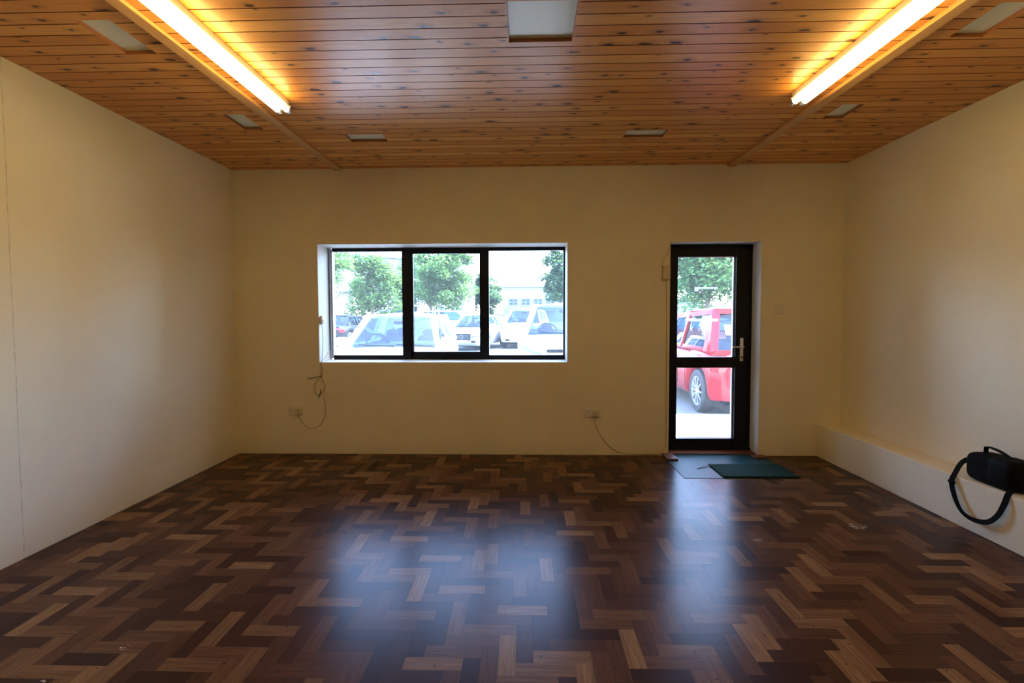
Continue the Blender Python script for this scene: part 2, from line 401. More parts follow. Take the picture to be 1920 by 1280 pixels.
# floor: herringbone blocks, each face carries its own wood tone
def floor():
    m = MB(); L, W, g = .2325, .0702, .0003; ox, oy = -.1295, 2.1425
    def clip(x0, x1, y0, y1, v):
        a0, a1, b0, b1 = max(x0, XL), min(x1, XR), max(y0, YR), min(y1, D)
        if a1-a0 < .003 or b1-b0 < .003: return
        t = random.random()**1.3
        if random.random() < .12: t = min(1, max(0, tones[(i, v)]+random.gauss(0, .12)))
        m.quad((a0+g, b0+g, 0), (a1-g, b0+g, 0), (a1-g, b1-g, 0), (a0+g, b1-g, 0), 0, tone=t, vertical=float(v))
    tones = {(i, v): random.random()**1.2 for i in range(-95, 96) for v in (0, 1)}
    for i in range(-90, 91):
        for j in range(-28, 29):
            bx, by = ox+i*W+j*L, oy+i*W-j*L
            if not (XL-.4 < bx < XR+.3 and YR-.3 < by < D+.4): continue
            clip(bx, bx+L, by, by+W, 0); clip(bx+L-W, bx+L, by-L, by, 1)
    m.quad((XL, YR, -.0015), (XR, YR, -.0015), (XR, D, -.0015), (XL, D, -.0015), 1, tone=0., vertical=0.)
    m.box(XL, XR, YR, D, -.12, -.004, 1); m.box(DOOR[0], DOOR[1], D, D+T, -.12, -.002, 1)
    return tag(m.build('floor', ['parquet', 'joint'], fix=False), kind='structure')
floor()

HOLES = [(-.078, .247, 2.222, 2.55), (-2.15, -1.98, 2.30, 2.60), (-2.125, -1.98, 3.385, 3.66), (-1.41, -1.11, 3.785, 3.945),
         (.79, 1.105, 3.775, 3.925), (2.155, 2.30, 3.36, 3.60), (2.175, 2.345, 2.30, 2.575)]
def ceiling():
    m = MB(); W, g, dp = .0903, .0032, .007; y = 2.235-round((2.235-YR)/W+1)*W; bi = 0
    sl = -.0035                                              # boards run very slightly out of square
    while y < D:
        y0, y1 = max(y+g, YR), min(y+W-g, D); tone = random.random()
        if y1 > y0:
            ys = sorted({y0, y1, *[v for h in HOLES for v in h[2:] if y0 < v < y1]})
            for a, b in zip(ys[:-1], ys[1:]):
                spans = [(XL, XR)]
                for h in HOLES:
                    if h[2] < (a+b)/2 < h[3]:
                        spans = [t for s0, s1 in spans for t in ((s0, min(s1, h[0])), (max(s0, h[1]), s1)) if t[1] > t[0]+1e-6]
                for s0, s1 in spans: m.quad((s0, b, H), (s1, b, H), (s1, a, H), (s0, a, H), 0, tone=tone)
        # groove after the board
        ga, gb = y+W-g, y+W+g
        if YR < ga and gb < D:
            spans = [(XL, XR)]
            for h in HOLES:
                if h[2] < y+W < h[3]: spans = [t for s0, s1 in spans for t in ((s0, min(s1, h[0])), (max(s0, h[1]), s1)) if t[1] > t[0]+1e-6]
            for s0, s1 in spans:
                m.quad((s0, ga, H+dp), (s0, gb, H+dp), (s1, gb, H+dp), (s1, ga, H+dp), 1, tone=0.)
                m.quad((s0, ga, H), (s1, ga, H), (s1, ga, H+dp), (s0, ga, H+dp), 1, tone=0.); m.quad((s0, gb, H), (s0, gb, H+dp), (s1, gb, H+dp), (s1, gb, H), 1, tone=0.)
        y += W
    m.box(XL-.2, XR+.2, YR-.2, D+T, H+.12, H+.2, 1, tone=0.)
    return tag(m.build('ceiling', ['ceiling', 'groove'], fix=False), kind='structure')
ceiling()
PL = ['largest pale square panel recessed in the middle of the wood ceiling, nearest the viewer',
      'pale recessed ceiling panel left of the left light, nearer the viewer',
      'pale recessed ceiling panel left of the left batten, further back near the window wall',
      'pale recessed ceiling panel above the window, between left batten and middle',
      'pale recessed ceiling panel to the left of the right batten, near the window wall',
      'pale recessed ceiling panel right of the right batten, further back near the window wall',
      'pale recessed ceiling panel at the upper right edge, with a ragged wooden rim']
for h, lb in zip(HOLES, PL):
    x0, x1, y0, y1 = h; r = empty('ceiling_panel', ((x0+x1)/2, (y0+y1)/2, H), label=lb, cat='ceiling panel', group='pale panels recessed in the ceiling')
    hx, hy = (x1-x0)/2, (y1-y0)/2; z = .020
    m = MB().box(-hx-.01, hx+.01, -hy-.01, hy+.01, z, z+.012); m.build('panel_face', 'panel', r)
    f = MB()
    for (a, b, c, d) in ((-hx-.012, -hx, -hy-.012, hy+.012), (hx, hx+.012, -hy-.012, hy+.012), (-hx, hx, -hy-.012, -hy), (-hx, hx, hy, hy+.012)): f.box(a, b, c, d, .0005, z)
    f.build('recess_rim', 'recess', r)

# battens on the ceiling
def batten(label, xn, yn, xf, w, d):
    x0 = xn-(xf-xn)/(4.6-yn)*(yn-YR); x1 = xf-(xf-xn)*0; m = MB()
    vs = []
    for (x, y) in ((x0, YR+.002), (x1, D-.002)):
        vs += [(x-w/2, y, H-.0005), (x+w/2, y, H-.0005), (x+w/2, y, H-d), (x-w/2, y, H-d)]
    m.add(vs, [(3, 2, 1, 0), (4, 5, 6, 7), (0, 1, 5, 4), (1, 2, 6, 5), (2, 3, 7, 6), (3, 0, 4, 7)])
    return tag(m.build('ceiling_batten', 'beamwood', bevel=.002), label, 'wood batten', 'pine battens running under the ceiling')
batten('pine batten running under the ceiling beside the left tube light', -1.818, 2.15, -1.797, .068, .021)
batten('pine batten running under the ceiling beside the right tube light', 1.993, 2.2, 1.955, .068, .024)

# twin tube lights
def tube_light(label, cx, y1, ln=2.4):
    r = empty('fluorescent_light', (cx, y1-ln/2, H), label=label, cat='ceiling light', group='twin tube lights on the ceiling')
    hl = ln/2
    MB().box(-.034, .034, -hl, hl, -.038, -.0005).build('housing', 'fixture', r, bevel=.004)
    for sx in (-.030, .030):
        t = MB().tube([(sx, -hl+.03, -.068), (sx, hl-.03, -.068)], .019, 16).build('tube', 'tube', r, smooth=True)
        for s in (-1, 1):
            MB().tube([(sx, s*(hl-.035), -.068), (sx, s*(hl-.012), -.068)], .0198, 16).build('end_cap', 'alu', t, smooth=True)
            MB().box(sx-.014, sx+.014, s*(hl-.006)-.006, s*(hl-.006)+.006, -.084, -.036).build('lamp_holder', 'fixture', r, bevel=.002)
    return r
tube_light('lit twin tube fluorescent batten light on the left of the ceiling', -1.582, 3.185)
tube_light('lit twin tube fluorescent batten light on the right of the ceiling', 1.745, 3.17)

# low boxed-in ledge along the right wall
tag(MB().box(XB, XR-.001, YR+.001, D-.001, .0005, .313).build('bench', 'wall', bevel=.004), 'long low cream painted ledge boxed along the foot of the right wall', 'ledge')

# ---------------------------------------------------------------- window
def window():
    r = empty('window_1', (0, 0, 0), kind='structure'); a, b, c, d = WIN; yf, yb = 4.93, 4.985
    m = MB(); fr = .036
    m.box(a+.03, b, yf, yb, d-.034, d); m.box(a+.03, b, yf, yb, c, c+.052); m.box(b-.016, b, yf, yb, c, d)
    m.box(-1.262, -1.17, yf-.005, yb, c, d); m.box(-.452, -.365, yf-.005, yb, c, d)
    m.build('window_frame', 'black_frame', r, bevel=.003)
    MB().box(a, a+.034, yf-.012, yb, c+.02, d-.01).box(a+.012, a+.022, yf-.03, yf-.012, c+.05, d-.03).build('side_channel', 'alu', r, bevel=.002)
    s = MB()                                                  # opening middle sash
    x0, x1, z0, z1 = -1.175, -.447, c+.038, d-.026
    for q in ((x0, x0+.03, z0, z1), (x1-.012, x1, z0, z1), (x0, x1, z0, z0+.05), (x0, x1, z1-.036, z1)): s.box(q[0], q[1], yf-.016, yf+.03, q[2], q[3])
    sash = s.build('sash', 'black_frame', r, bevel=.003)
    MB().box(-.86, -.76, yf-.026, yf-.016, z0+.008, z0+.022).build('stay', 'black_frame', sash, bevel=.002)
    for (p, q) in ((a+.03, -1.255), (-1.172, -.45), (-.37, b-.012)):
        MB().box(p, q, yf+.022, yf+.028, c+.03, d-.02).build('window_pane', 'pane', r)
    MB().box(a-.0, b, D+.002, yf, c-.0005, c+.006).build('window_sill', 'reveal', r)
    return r
window()

# ---------------------------------------------------------------- door
def door():
    r = empty('door_1', (0, 0, 0), kind='structure'); a, b = DOOR[0], DOOR[1]-.004; top = DOOR[3]-.004; y0, y1 = 4.815, 4.885
    m = MB(); m.box(a, a+.06, y0, y1, 0.004, top); m.box(b-.05, b, y0, y1, .004, top); m.box(a, b, y0, y1, top-.05, top); m.box(a, b, y0-.02, y1, .002, .035)
    m.build('door_frame', 'black_frame', r, bevel=.003)
    l = MB(); x0, x1 = a+.05, b-.04; gx0, gx1 = 1.519, 2.092; ya, yb = y0-.012, y1-.02
    l.box(x0, gx0, ya, yb, .03, top-.04); l.box(gx1, x1, ya, yb, .03, top-.04)
    l.box(gx0, gx1, ya, yb, 1.938, top-.04); l.box(gx0, gx1, ya, yb, .838, .945); l.box(gx0, gx1, ya, yb, .03, .124)
    leaf = l.build('door_leaf', 'black_frame', r, bevel=.003)
    bd = MB()
    for (z0, z1) in ((.124, .838), (.945, 1.938)):
        bd.box(gx1-.014, gx1-.002, ya+.035, yb, z0, z1)
    bd.build('glazing_bead', 'alu', leaf)
    for (z0, z1) in ((.12, .84), (.94, 1.94)): MB().box(gx0-.005, gx1+.005, 4.853, 4.858, z0, z1).build('door_pane', 'pane', leaf)
    st = MB().box(1.612, 1.94, 4.8505, 4.8525, 1.300, 1.325).box(1.66, 1.72, 4.8505, 4.8525, 1.325, 1.335); st.build('sticker_and_reflection', 'film', leaf)
    MB().box(1.70, 1.93, 4.8505, 4.8525, 1.625, 1.643).box(1.70, 1.74, 4.8505, 4.8525, 1.60, 1.625).build('sticker_and_reflection', 'film', leaf)  # bracket shape imitates a reflection in the glass, built as pale film
    h = MB(); h.tube([(2.150, ya-.001, .91), (2.150, ya-.001, 1.135)], .018, 16, flat=None)
    hp = MB().box(2.134, 2.168, ya-.012, ya+.001, .905, 1.138).build('door_handle', 'silver', leaf, bevel=.012)
    MB().tube(spline([(2.151, ya-.01, 1.05), (2.151, ya-.045, 1.05), (2.135, ya-.052, 1.05), (2.04, ya-.05, 1.048)]), .009, 10).build('lever', 'silver', hp, smooth=True)
    MB().lathe([(0, 0), (0, .009), (-.004, .009), (-.004, 0)], 14, 'y', (2.151, ya-.012, .945)).build('keyhole', 'tie', hp)
    MB().box(a, b, D+.03, y0-.02, .001, .014).build('threshold', 'redwood', r, bevel=.003)
    return r
door()
tag(MB().box(1.335, 2.30, 3.995, D+.025, .0008, .0035).build('vinyl_mat_panel', 'lino'), 'shiny worn green vinyl panel let into the floor at the door', 'floor mat')
mm = MB().box(1.665, 2.295, 4.01, 4.345, .004, .015)
tag(mm.build('door_mat', 'mat', bevel=.003), 'dark green coarse doormat lying on the vinyl by the door', 'doormat')
tag(MB().box(1.335, 1.437, 4.47, 4.70, .004, .022).build('wood_block', 'redwood', bevel=.003), 'small flat dark wood block at the left foot of the door', 'wood block')
tag(MB().box(2.175, 2.30, 4.545, 4.63, .004, .018).build('wood_block', 'redwood', bevel=.003), 'small flat reddish wood block at the right foot of the door', 'wood block')
tag(MB().tube(spline([(1.53, 4.235, .008), (1.60, 4.275, .009), (1.70, 4.31, .018)], 4), .003, 6).build('twig', 'tie'), 'thin dark stick lying on the green vinyl beside the doormat', 'stick')

# ---------------------------------------------------------------- electrical bits on the back wall
def socket(label, xc, zc, plug_side):
    r = empty('double_socket', (xc, D, zc), label=label, cat='socket', group='double wall sockets')
    MB().box(-.073, .073, -.010, -.0003, -.043, .043).build('face_plate', 'white_plastic', r, bevel=.003)
    for cx in (-.036, .036):
        s = MB(); s.box(cx-.003, cx+.003, -.0112, -.0098, .004, .013); s.box(cx-.015, cx-.009, -.0112, -.0098, -.012, -.008); s.box(cx+.009, cx+.015, -.0112, -.0098, -.012, -.008)
        s.build('pin_slots', 'socket_hole', r)
    for cx in (-.036, .036): MB().box(cx-.006, cx+.006, -.0135, -.0098, .020, .036).build('rocker', 'white_plastic', r, bevel=.001)
    return r
socket('double white wall socket low on the wall left of the window', -2.272, .428, 0)
socket('double white wall socket low on the wall between window and door', .651, .414, 1)
def plug(label, x, z):
    m = MB().box(x-.024, x+.024, D-.048, D-.0115, z-.022, z+.026); m.tube([(x, D-.03, z-.02), (x, D-.03, z-.036)], .006, 8)
    tag(m.build('plug', 'cream_plastic', bevel=.006), label, 'plug')
plug('cream plug pushed into the socket left of the window', -2.233, .424)
plug('cream plug pushed into the socket between window and door', .690, .410)
def wallp(pts, off=.006): return [(x, D-off, z) for x, z in pts]
def cab(label, pts, r=.003):
    tag(MB().tube(spline(pts, 8), r, 6).build('cable', 'cable', smooth=True), label, 'cable')
import math as _m
def PX(px, py, y=D-.006):                                     # wall point measured off the photo, turned into a place on the wall
    d = fw+r2*((px-960)/898.17)-u2*((py+12.77-640)/898.17); t = y/d.y
    return (d.x*t, y, CAM_H+d.z*t)
cab('cream cable looping from the middle socket along the floor and up beside the door', [(.690, D-.03, .375), PX(1117, 795), PX(1126, 815), PX(1143, 836), PX(1165, 848), (PX(1190, 853)[0], D-.006, .018), (PX(1220, 854)[0], D-.006, .014),
     PX(1240, 846), PX(1248, 830), PX(1249, 790), PX(1249, 740), PX(1250, 680), PX(1250, 600), PX(1249, 525)])
cab('cream cable rising from the junction box to the top of the door', [PX(1241, 500), PX(1243, 490), PX(1249, 480), PX(1254, 470), PX(1256, 460), PX(1257, 452)])
jb = empty('junction_box', (1.357, D, 1.768), label='small cream box on the wall at the left edge of the door', cat='junction box')
MB().box(-.036, .036, -.030, -.0003, -.068, .068).build('box_body', 'cream_plastic', jb, bevel=.006)
MB().box(-.033, .033, -.034, -.030, -.064, .064).build('lid', 'cream_plastic', jb, bevel=.003)
ls = empty('light_switch', (2.444, D, 1.416), label='square white light switch on the wall right of the door', cat='light switch')
MB().box(-.043, .043, -.009, -.0003, -.043, .043).build('face_plate', 'white_plastic', ls, bevel=.003)
MB().box(-.010, .002, -.013, -.009, -.012, .010).build('rocker', 'white_plastic', ls, bevel=.001)
# sensor in the left window reveal and its bundle of cables
sx = WIN[0]
sn = empty('window_sensor', (sx, D+.04, 1.325), label='small round brown sensor on the left side of the window recess', cat='sensor')
MB().lathe([(0.0005, 0), (.0005, .045), (.022, .042), (.028, .034), (.028, 0)], 24, 'x').build('sensor_body', 'cream_plastic', sn, smooth=True)
MB().lathe([(.028, .012), (.032, .010), (.032, 0)], 16, 'x').build('sensor_button', 'white_plastic', sn, smooth=True)
cab('thin pale cable hanging from the round sensor over the window sill', [(sx+.012, D+.04, 1.285), (sx+.018, D+.04, 1.20), (sx+.02, D+.035, 1.08), (sx+.018, D+.02, .96), (sx+.015, D+.006, .925), (sx+.008, D-.008, .90), PX(602, 690), PX(601, 707)])
cab('thin pale cable from the corner of the window down over the sill', [(sx+.03, D+.20, 1.0), (sx+.03, D+.14, 1.0), (sx+.022, D+.08, .95), (sx+.02, D+.02, .925), (sx+.015, D-.008, .90), PX(605, 692), PX(603, 706)], .003)
cab('coil of cream cable tied up below the left end of the window', [PX(602, 706, D-.009), PX(594, 714, D-.009), PX(589, 728, D-.009), PX(595, 740, D-.009), PX(606, 735, D-.009), PX(609, 722, D-.009), PX(602, 707, D-.009)], .004)
cab('long cream cable looping from the tied coil down into the left socket', [PX(605, 744, D-.006), PX(609, 752), PX(610, 768), PX(607, 785), PX(597, 799), PX(583, 803), PX(571, 797), PX(564, 787), (-2.233, D-.03, .388)])
tag(MB().tube([PX(576, 709, D-.016), PX(590, 707.5, D-.016), PX(604, 704.5, D-.016)], .0035, 6).build('cable_tie', 'tie'), 'dark cable tie sticking out sideways from the top of the cable coil', 'cable tie')
tag(MB().tube([PX(597, 746, D-.016), PX(600, 738, D-.016), PX(602, 730, D-.016)], .004, 6).build('cable_tie', 'tie'), 'dark cable tie sticking downward at the bottom of the cable coil', 'cable tie')

# ---------------------------------------------------------------- camera bag on the ledge
def bag():
    r = empty('shoulder_bag', (2.925, 2.985, .313), label='black camera bag with handle and strap sitting on the ledge', cat='bag')
    def sup(cx, cy, cz, hx, hy, hz, e=3.2, nu=28, nv=18):
        m = MB()
        def fn(u, v):
            a = 2*PI*u; b = PI*(v-.5)
            f = lambda t, ex: math.copysign(abs(t)**(2/ex), t)
            return (cx+hx*f(math.cos(b), e)*f(math.cos(a), e), cy+hy*f(math.cos(b), e)*f(math.sin(a), e), cz+hz*f(math.sin(b), e))
        m.grid(fn, nu, nv); return m
    sup(0, 0, .092, .086, .165, .091, 4.6, 40, 24).build('bag_body', 'bag', r, smooth=True, angle=180)
    fl = sup(.0, -.07, .104, .091, .085, .084, 4.6); fl.build('front_flap', 'bag_dark', r, smooth=True, angle=180)
    z = MB().tube(spline([(-.088, .13, .13), (-.09, .06, .135), (-.09, -.0, .135)]), .003, 6); z.build('zip', 'bag_dark', r)
    pts = spline([(-.01, .085, .176), (-.01, .085, .205), (-.01, .075, .222), (-.01, .0, .216), (-.01, -.07, .190), (-.01, -.085, .182)], 8)
    MB().ribbon(pts, [(1, 0, 0)]*len(pts), .026, .006).build('carry_handle', 'strap', r, smooth=True)
    # strap hangs over the edge of the ledge in a loop
    B = r.location
    P = [(2.865, 3.135, .435), (2.84, 3.155, .40), (2.812, 3.165, .33), (2.795, 3.168, .275), (2.786, 3.13, .185), (2.783, 3.075, .115), (2.785, 3.00, .095),
         (2.785, 2.91, .118), (2.79, 2.855, .18), (2.797, 2.825, .26), (2.815, 2.82, .325), (2.855, 2.83, .345)]
    sp = spline(P, 8); ups = []
    for i, p in enumerate(sp):
        t = i/(len(sp)-1); k = math.sin(t*PI*2.2)*.8
        ups.append((.25+.5*abs(k), math.cos(PI*t)*.9+.02, .9-abs(.5-t)*1.2) if False else ((1.0, .5*k, .3)))
    sp_l = [Vector(p)-B for p in sp]
    # width direction lies in the plane of the ledge face so that the webbing shows its flat side
    ups = []
    for i in range(len(sp_l)):
        t = (sp_l[min(i+1, len(sp_l)-1)]-sp_l[max(i-1, 0)]).normalized()
        n_ = Vector((-1, -.3, .15+.5*math.sin(i*.12))).normalized(); ups.append(tuple(t.cross(n_)))
    s = MB().ribbon(sp_l, ups, .030, .003).build('shoulder_strap', 'strap', r, smooth=True)
    q = Vector(P[3])-B
    MB().box(q.x-.008, q.x+.008, q.y-.022, q.y+.022, q.z-.008, q.z+.008).build('buckle', 'bag_dark', s, bevel=.003)
bag()

# ---------------------------------------------------------------- outside
GZ = -.10
tag(MB().box(-160, 160, 6.75, 260, GZ-.3, GZ).build('ground', 'tarmac'), kind='structure')
tag(MB().box(-40, 40, D+T, 6.75, GZ-.3, -.03).build('pavement', 'concrete', bevel=.01), kind='structure')

def lerp(tab, t):
    for (a, va), (b, vb) in zip(tab[:-1], tab[1:]):
        if t <= b:
            k = (t-a)/(b-a); return va+(vb-va)*k
    return tab[-1][1]
CARS = {
 # L, half width, roof, belt, wheelbase half, wheel r, windscreen base/top y, rear top/base y, upper, lower, plan
 'hatch': dict(L=4.1, hw=.87, H=1.48, belt=.95, wb=1.27, wr=.315, ws=(1.12, .42), rw=(-1.45, -1.86), wroof=.56, wbelt=.74, cp=.50,
    up=[(0, .62), (.01, .80), (.03, .92), (.08, .96), (.40, .95), (.75, .94), (.80, .93), (.88, .88), (.94, .80), (.975, .70), (1, .52)],
    lo=[(0, .40), (.02, .27), (.1, .22), (.9, .19), (.975, .22), (1, .36)], pl=[(0, .80), (.02, .87), (.08, .95), (.2, 1), (.8, 1), (.9, .96), (.96, .86), (1, .62)]),
 'saloon': dict(L=4.7, hw=.90, H=1.44, belt=.93, wb=1.42, wr=.325, ws=(1.12, .42), rw=(-1.0, -1.72), wroof=.56, wbelt=.76, cp=.30,
    up=[(0, .62), (.01, .86), (.03, .96), (.15, .97), (.40, .94), (.72, .93), (.78, .91), (.88, .85), (.95, .76), (.98, .68), (1, .50)],
    lo=[(0, .40), (.02, .27), (.1, .22), (.9, .19), (.975, .22), (1, .34)], pl=[(0, .78), (.02, .86), (.08, .95), (.2, 1), (.8, 1), (.9, .97), (.96, .88), (1, .66)]),
 'suv': dict(L=4.4, hw=.92, H=1.68, belt=1.10, wb=1.32, wr=.36, ws=(1.15, .52), rw=(-1.6, -2.0), wroof=.60, wbelt=.79, cp=.42,
    up=[(0, .7), (.01, .95), (.03, 1.06), (.1, 1.10), (.4, 1.09), (.75, 1.09), (.80, 1.08), (.9, 1.05), (.955, .99), (.98, .92), (1, .74)],
    lo=[(0, .45), (.02, .34), (.1, .28), (.9, .25), (.975, .28), (1, .42)], pl=[(0, .82), (.02, .89), (.08, .96), (.2, 1), (.8, 1), (.9, .97), (.96, .88), (1, .68)]),
 'van': dict(L=4.7, hw=.94, H=2.2, belt=1.15, wb=1.45, wr=.34, ws=(1.75, 1.0), rw=(-2.15, -2.32), wroof=.78, wbelt=.88, cp=1.9,
    up=[(0, .7), (.01, 1.05), (.03, 1.15), (.1, 1.15), (.4, 1.15), (.86, 1.15), (.92, 1.05), (.97, .9), (1, .60)],
    lo=[(0, .45), (.02, .32), (.1, .26), (.9, .24), (.975, .28), (1, .42)], pl=[(0, .92), (.02, .95), (.08, .99), (.2, 1), (.85, 1), (.93, .97), (.97, .9), (1, .76)]),
}
CARS['supermini'] = dict(CARS['hatch'], H=1.55, wroof=.64, wbelt=.80, cp=.34, dz=.09, rw=(-1.50, -1.84))
SEC = [(0, 0), (.80, 0), (.93, .02), (.975, .12), (.995, .3), (1, .5), (.99, .68), (.965, .82), (.915, .92), (.82, .98), (.6, 1.0), (.3, 1.012), (0, 1.015)]
def car(kind, paintm, loc, heading, label, detail=2, name='car', rear_plate_L=False, badge=None, grille='plain'):
    c = CARS[kind]; L, hw = c['L'], c['hw']
    r = empty(name, (loc[0], loc[1], GZ), heading, label, 'van' if kind == 'van' else 'car')
    ns = 72; ring = SEC + [(-x, z) for x, z in SEC[-2:0:-1]]; m = MB(); vs = []; k = len(ring)
    ar = c['wr']+.055
    ts = [(.5-.5*math.cos(PI*i/ns))*.35+.65*i/ns for i in range(ns+1)]
    def low(y, t):
        z = lerp(c['lo'], t)
        for wy in (c['wb'], -c['wb']):
            if abs(y-wy) < ar: z = max(z, c['wr']+math.sqrt(ar*ar-(y-wy)**2))
        return z
    for t in ts:
        y = -L/2+t*L; zl = low(y, t); zu = lerp(c['up'], t); w = hw*lerp(c['pl'], t)
        if kind != 'van' or True: vs += [(x*w, y, zl+(zu-zl)*z) for x, z in ring]
    fs = [(i*k+j, i*k+(j+1) % k, (i+1)*k+(j+1) % k, (i+1)*k+j) for i in range(ns) for j in range(k)]
    fs += [tuple(range(k)), tuple(ns*k+j for j in range(k))[::-1]]
    m.add(vs, fs); m.build('body', paintm, r, smooth=True, angle=50)
    MB().box(-hw*.62, hw*.62, -L/2+.25, L/2-.25, .17, .62).build('underbody', 'trim', r)
    # cabin frame
    b, zr = c['belt'], c['H']-.04; dz = c.get('dz', 0.); wB, wR = c['wbelt'], c['wroof']; (f0, f1), (g1, g0) = c['ws'], c['rw']
    yb_ = (f1+g1)/2+.05
    def side(y, z, sgn):                                       # point on the tilted side plane
        return Vector((sgn*(wB+(wR-wB)*(z-b)/(zr-b)), y, z))
    fr = MB()
    def roofp(u, v):
        y = f1+(g1-f1)*u; x = -wR+2*wR*v; e = (2*v-1); q = (2*u-1)
        return (x, y, zr-dz*(1-u)+dz*.5*(1-q*q)+.055*(1-e*e)*(1-.4*q*q)+.01*(1-q*q))
    fr.grid(roofp, 12, 10)
    def strip(p0, p1, p2, p3): fr.add([p0, p1, p2, p3], [(0, 1, 2, 3)])
    for s in (-1, 1):
        A0, A1 = Vector((s*wB, f0, b-.02)), Vector((s*wR, f1, zr-dz)); C1, C0 = Vector((s*wR, g1, zr)), Vector((s*wB, g0, b-.02))
        fr.beam(A0, A1, .075, .06); fr.beam(C1, C0, .09, .07); fr.beam(A1+Vector((0, .02, 0)), C1, .07, .06)
        fr.beam(side(yb_, b-.02, s), side(yb_, zr, s), .05, .05, ref=(1, 0, 0))
        # wide rear quarter
        e = c['cp']; q0, q1 = side(g0+e, b-.02, s), side(g1+e*.55, zr, s); o_ = Vector((s*.012, 0, 0))
        strip(C0+o_, q0+o_, q1+o_, C1+o_)
        strip(side(f0, b-.03, s)+o_*.5, side(g0, b-.03, s)+o_*.5, side(g0, b+.03, s)+o_*.5, side(f0-.05, b+.03, s)+o_*.5)
    fr.beam((-wR, f1, zr-dz), (wR, f1, zr-dz), .06, .05); fr.beam((-wR, g1, zr), (wR, g1, zr), .10, .06); fr.beam((-wB, g0, b-.02), (wB, g0, b-.02), .08, .06)
    if kind == 'van': fr.box(-wB, wB, -.2, -.15, b, zr)
    fr.build('roof_and_pillars', paintm, r, smooth=True, solid=.02, angle=35)
    def panel(nm, a0, a1, b0, b1, bow, mat='carglass'):
        def fn(u, v):
            p = (Vector(a0)*(1-v)+Vector(a1)*v)*(1-u)+(Vector(b0)*(1-v)+Vector(b1)*v)*u
            return p+Vector(bow)*(4*v*(1-v))
        return MB().grid(fn, 6, 10).build(nm, mat, r, smooth=True, angle=180)
    ins = .03
    panel('windscreen', (-wB+ins, f0, b), (wB-ins, f0, b), (-wR+ins, f1, zr-dz), (wR-ins, f1, zr-dz), (0, .06, .03))
    panel('rear_window', (-wB+ins, g0, b), (wB-ins, g0, b), (-wR+ins, g1, zr), (wR-ins, g1, zr), (0, -.05, .02))
    for s in (-1, 1):
        p0, p1 = side(f0-.06, b, s), side(f1-.03, zr-dz-.02, s); m0, m1 = side(yb_, b, s), side(yb_, zr-dz*.4-.03, s)
        panel('side_window', p0, m0, p1, m1, (s*.01, 0, 0)); q0, q1 = side(g0+c['cp'], b, s), side(g1+c['cp']*.55, zr-.03, s)
        if kind != 'van': panel('side_window', m0, q0, m1, q1, (s*.01, 0, 0))
        mr = MB(); mp = side(f0-.22, b+.05, s)+Vector((s*.15, .0, .03))
        def mf(u, v, mp=mp):
            a = 2*PI*u; bb = PI*(v-.5); f = lambda t: math.copysign(abs(t)**.6, t)
            return (mp.x+.11*f(math.cos(bb))*f(math.cos(a)), mp.y+.055*f(math.cos(bb))*f(math.sin(a)), mp.z+.075*f(math.sin(bb)))
        mr.grid(mf, 14, 8); mr.beam(side(f0-.18, b-.01, s), mp-Vector((0, 0, .05)), .05, .03); mr.build('door_mirror', paintm, r, smooth=True, angle=60)
        # wheels
        for wy in (c['wb'], -c['wb']):
            R = c['wr']; x0 = s*(hw-.03)
            w_ = MB().lathe([(s*-.19, R*.6), (s*-.20, R*.93), (s*-.18, R), (s*-.02, R), (s*.0, R*.93), (s*-.005, R*.70), (s*-.03, R*.68)], 36, 'x')
            wh = w_.build('wheel', 'rubber', r, smooth=True); wh.location = (x0, wy, R)
            rim = MB().lathe([(s*-.03, R*.70), (s*-.008, R*.70), (s*-.012, R*.64), (s*-.05, R*.62)], 36, 'x')
            n_sp = 10 if detail > 1 else 5
            for q in range(n_sp):
                a = 2*PI*q/n_sp; d0 = Vector((0, math.cos(a), math.sin(a))); rim.beam(Vector((s*-.022, 0, 0))+d0*R*.12, Vector((s*-.014, 0, 0))+d0*R*.66, .045 if n_sp == 5 else .024, .02, ref=(1, 0, 0))
            rim.lathe([(s*-.01, 0), (s*-.01, R*.14), (s*-.03, R*.18)], 20, 'x'); rim.build('rim', 'alloy', wh, smooth=True)
            MB().lathe([(s*-.07, 0), (s*-.07, R*.62)], 24, 'x').build('brake_disc', 'trim', wh)
    # front
    zf = lerp(c['up'], .96)
    def curve_front(x, off=.0):
        lo, hi = .80, 1.0
        for _ in range(18):
            t = (lo+hi)/2
            if hw*lerp(c['pl'], t) > abs(x): lo = t
            else: hi = t
        return -L/2+min(lo, 1)*L+off
    for s in (-1, 1):
        h = MB()
        def hf(u, v, s=s):
            x = s*(hw*.50+u*(hw*.40)); y = curve_front(x)-.02*0+.006; z = zf-.17+.02*u+v*(.13-.02*u)+.05*u
            return (x, y-(.10*v), z)
        h.grid(hf, 8, 4); h.build('headlight', 'lens', r, smooth=True, solid=.03, angle=180)
        MB().box(s*hw*.55-.09, s*hw*.55+.09, curve_front(hw*.6)-.06, curve_front(hw*.6)+.015, .34, .42).build('fog_lamp', 'trim', r, bevel=.01)
        tl = MB(); tz = b-.12
        def tf(u, v, s=s):
            if u < .5: return (s*(hw*.92-.0), -L/2+.30-.22*(u*2), tz-.16+.2*v) 
            return (s*(hw*.90-(u-.5)*2*hw*.38), -L/2+.06-.04*(u-.5), tz-.16+.2*v)
        tl.grid(tf, 8, 3); tl.build('tail_light', 'tail', r, smooth=True, solid=.03, angle=30)
    yf = L/2+.004
    gm = MB()
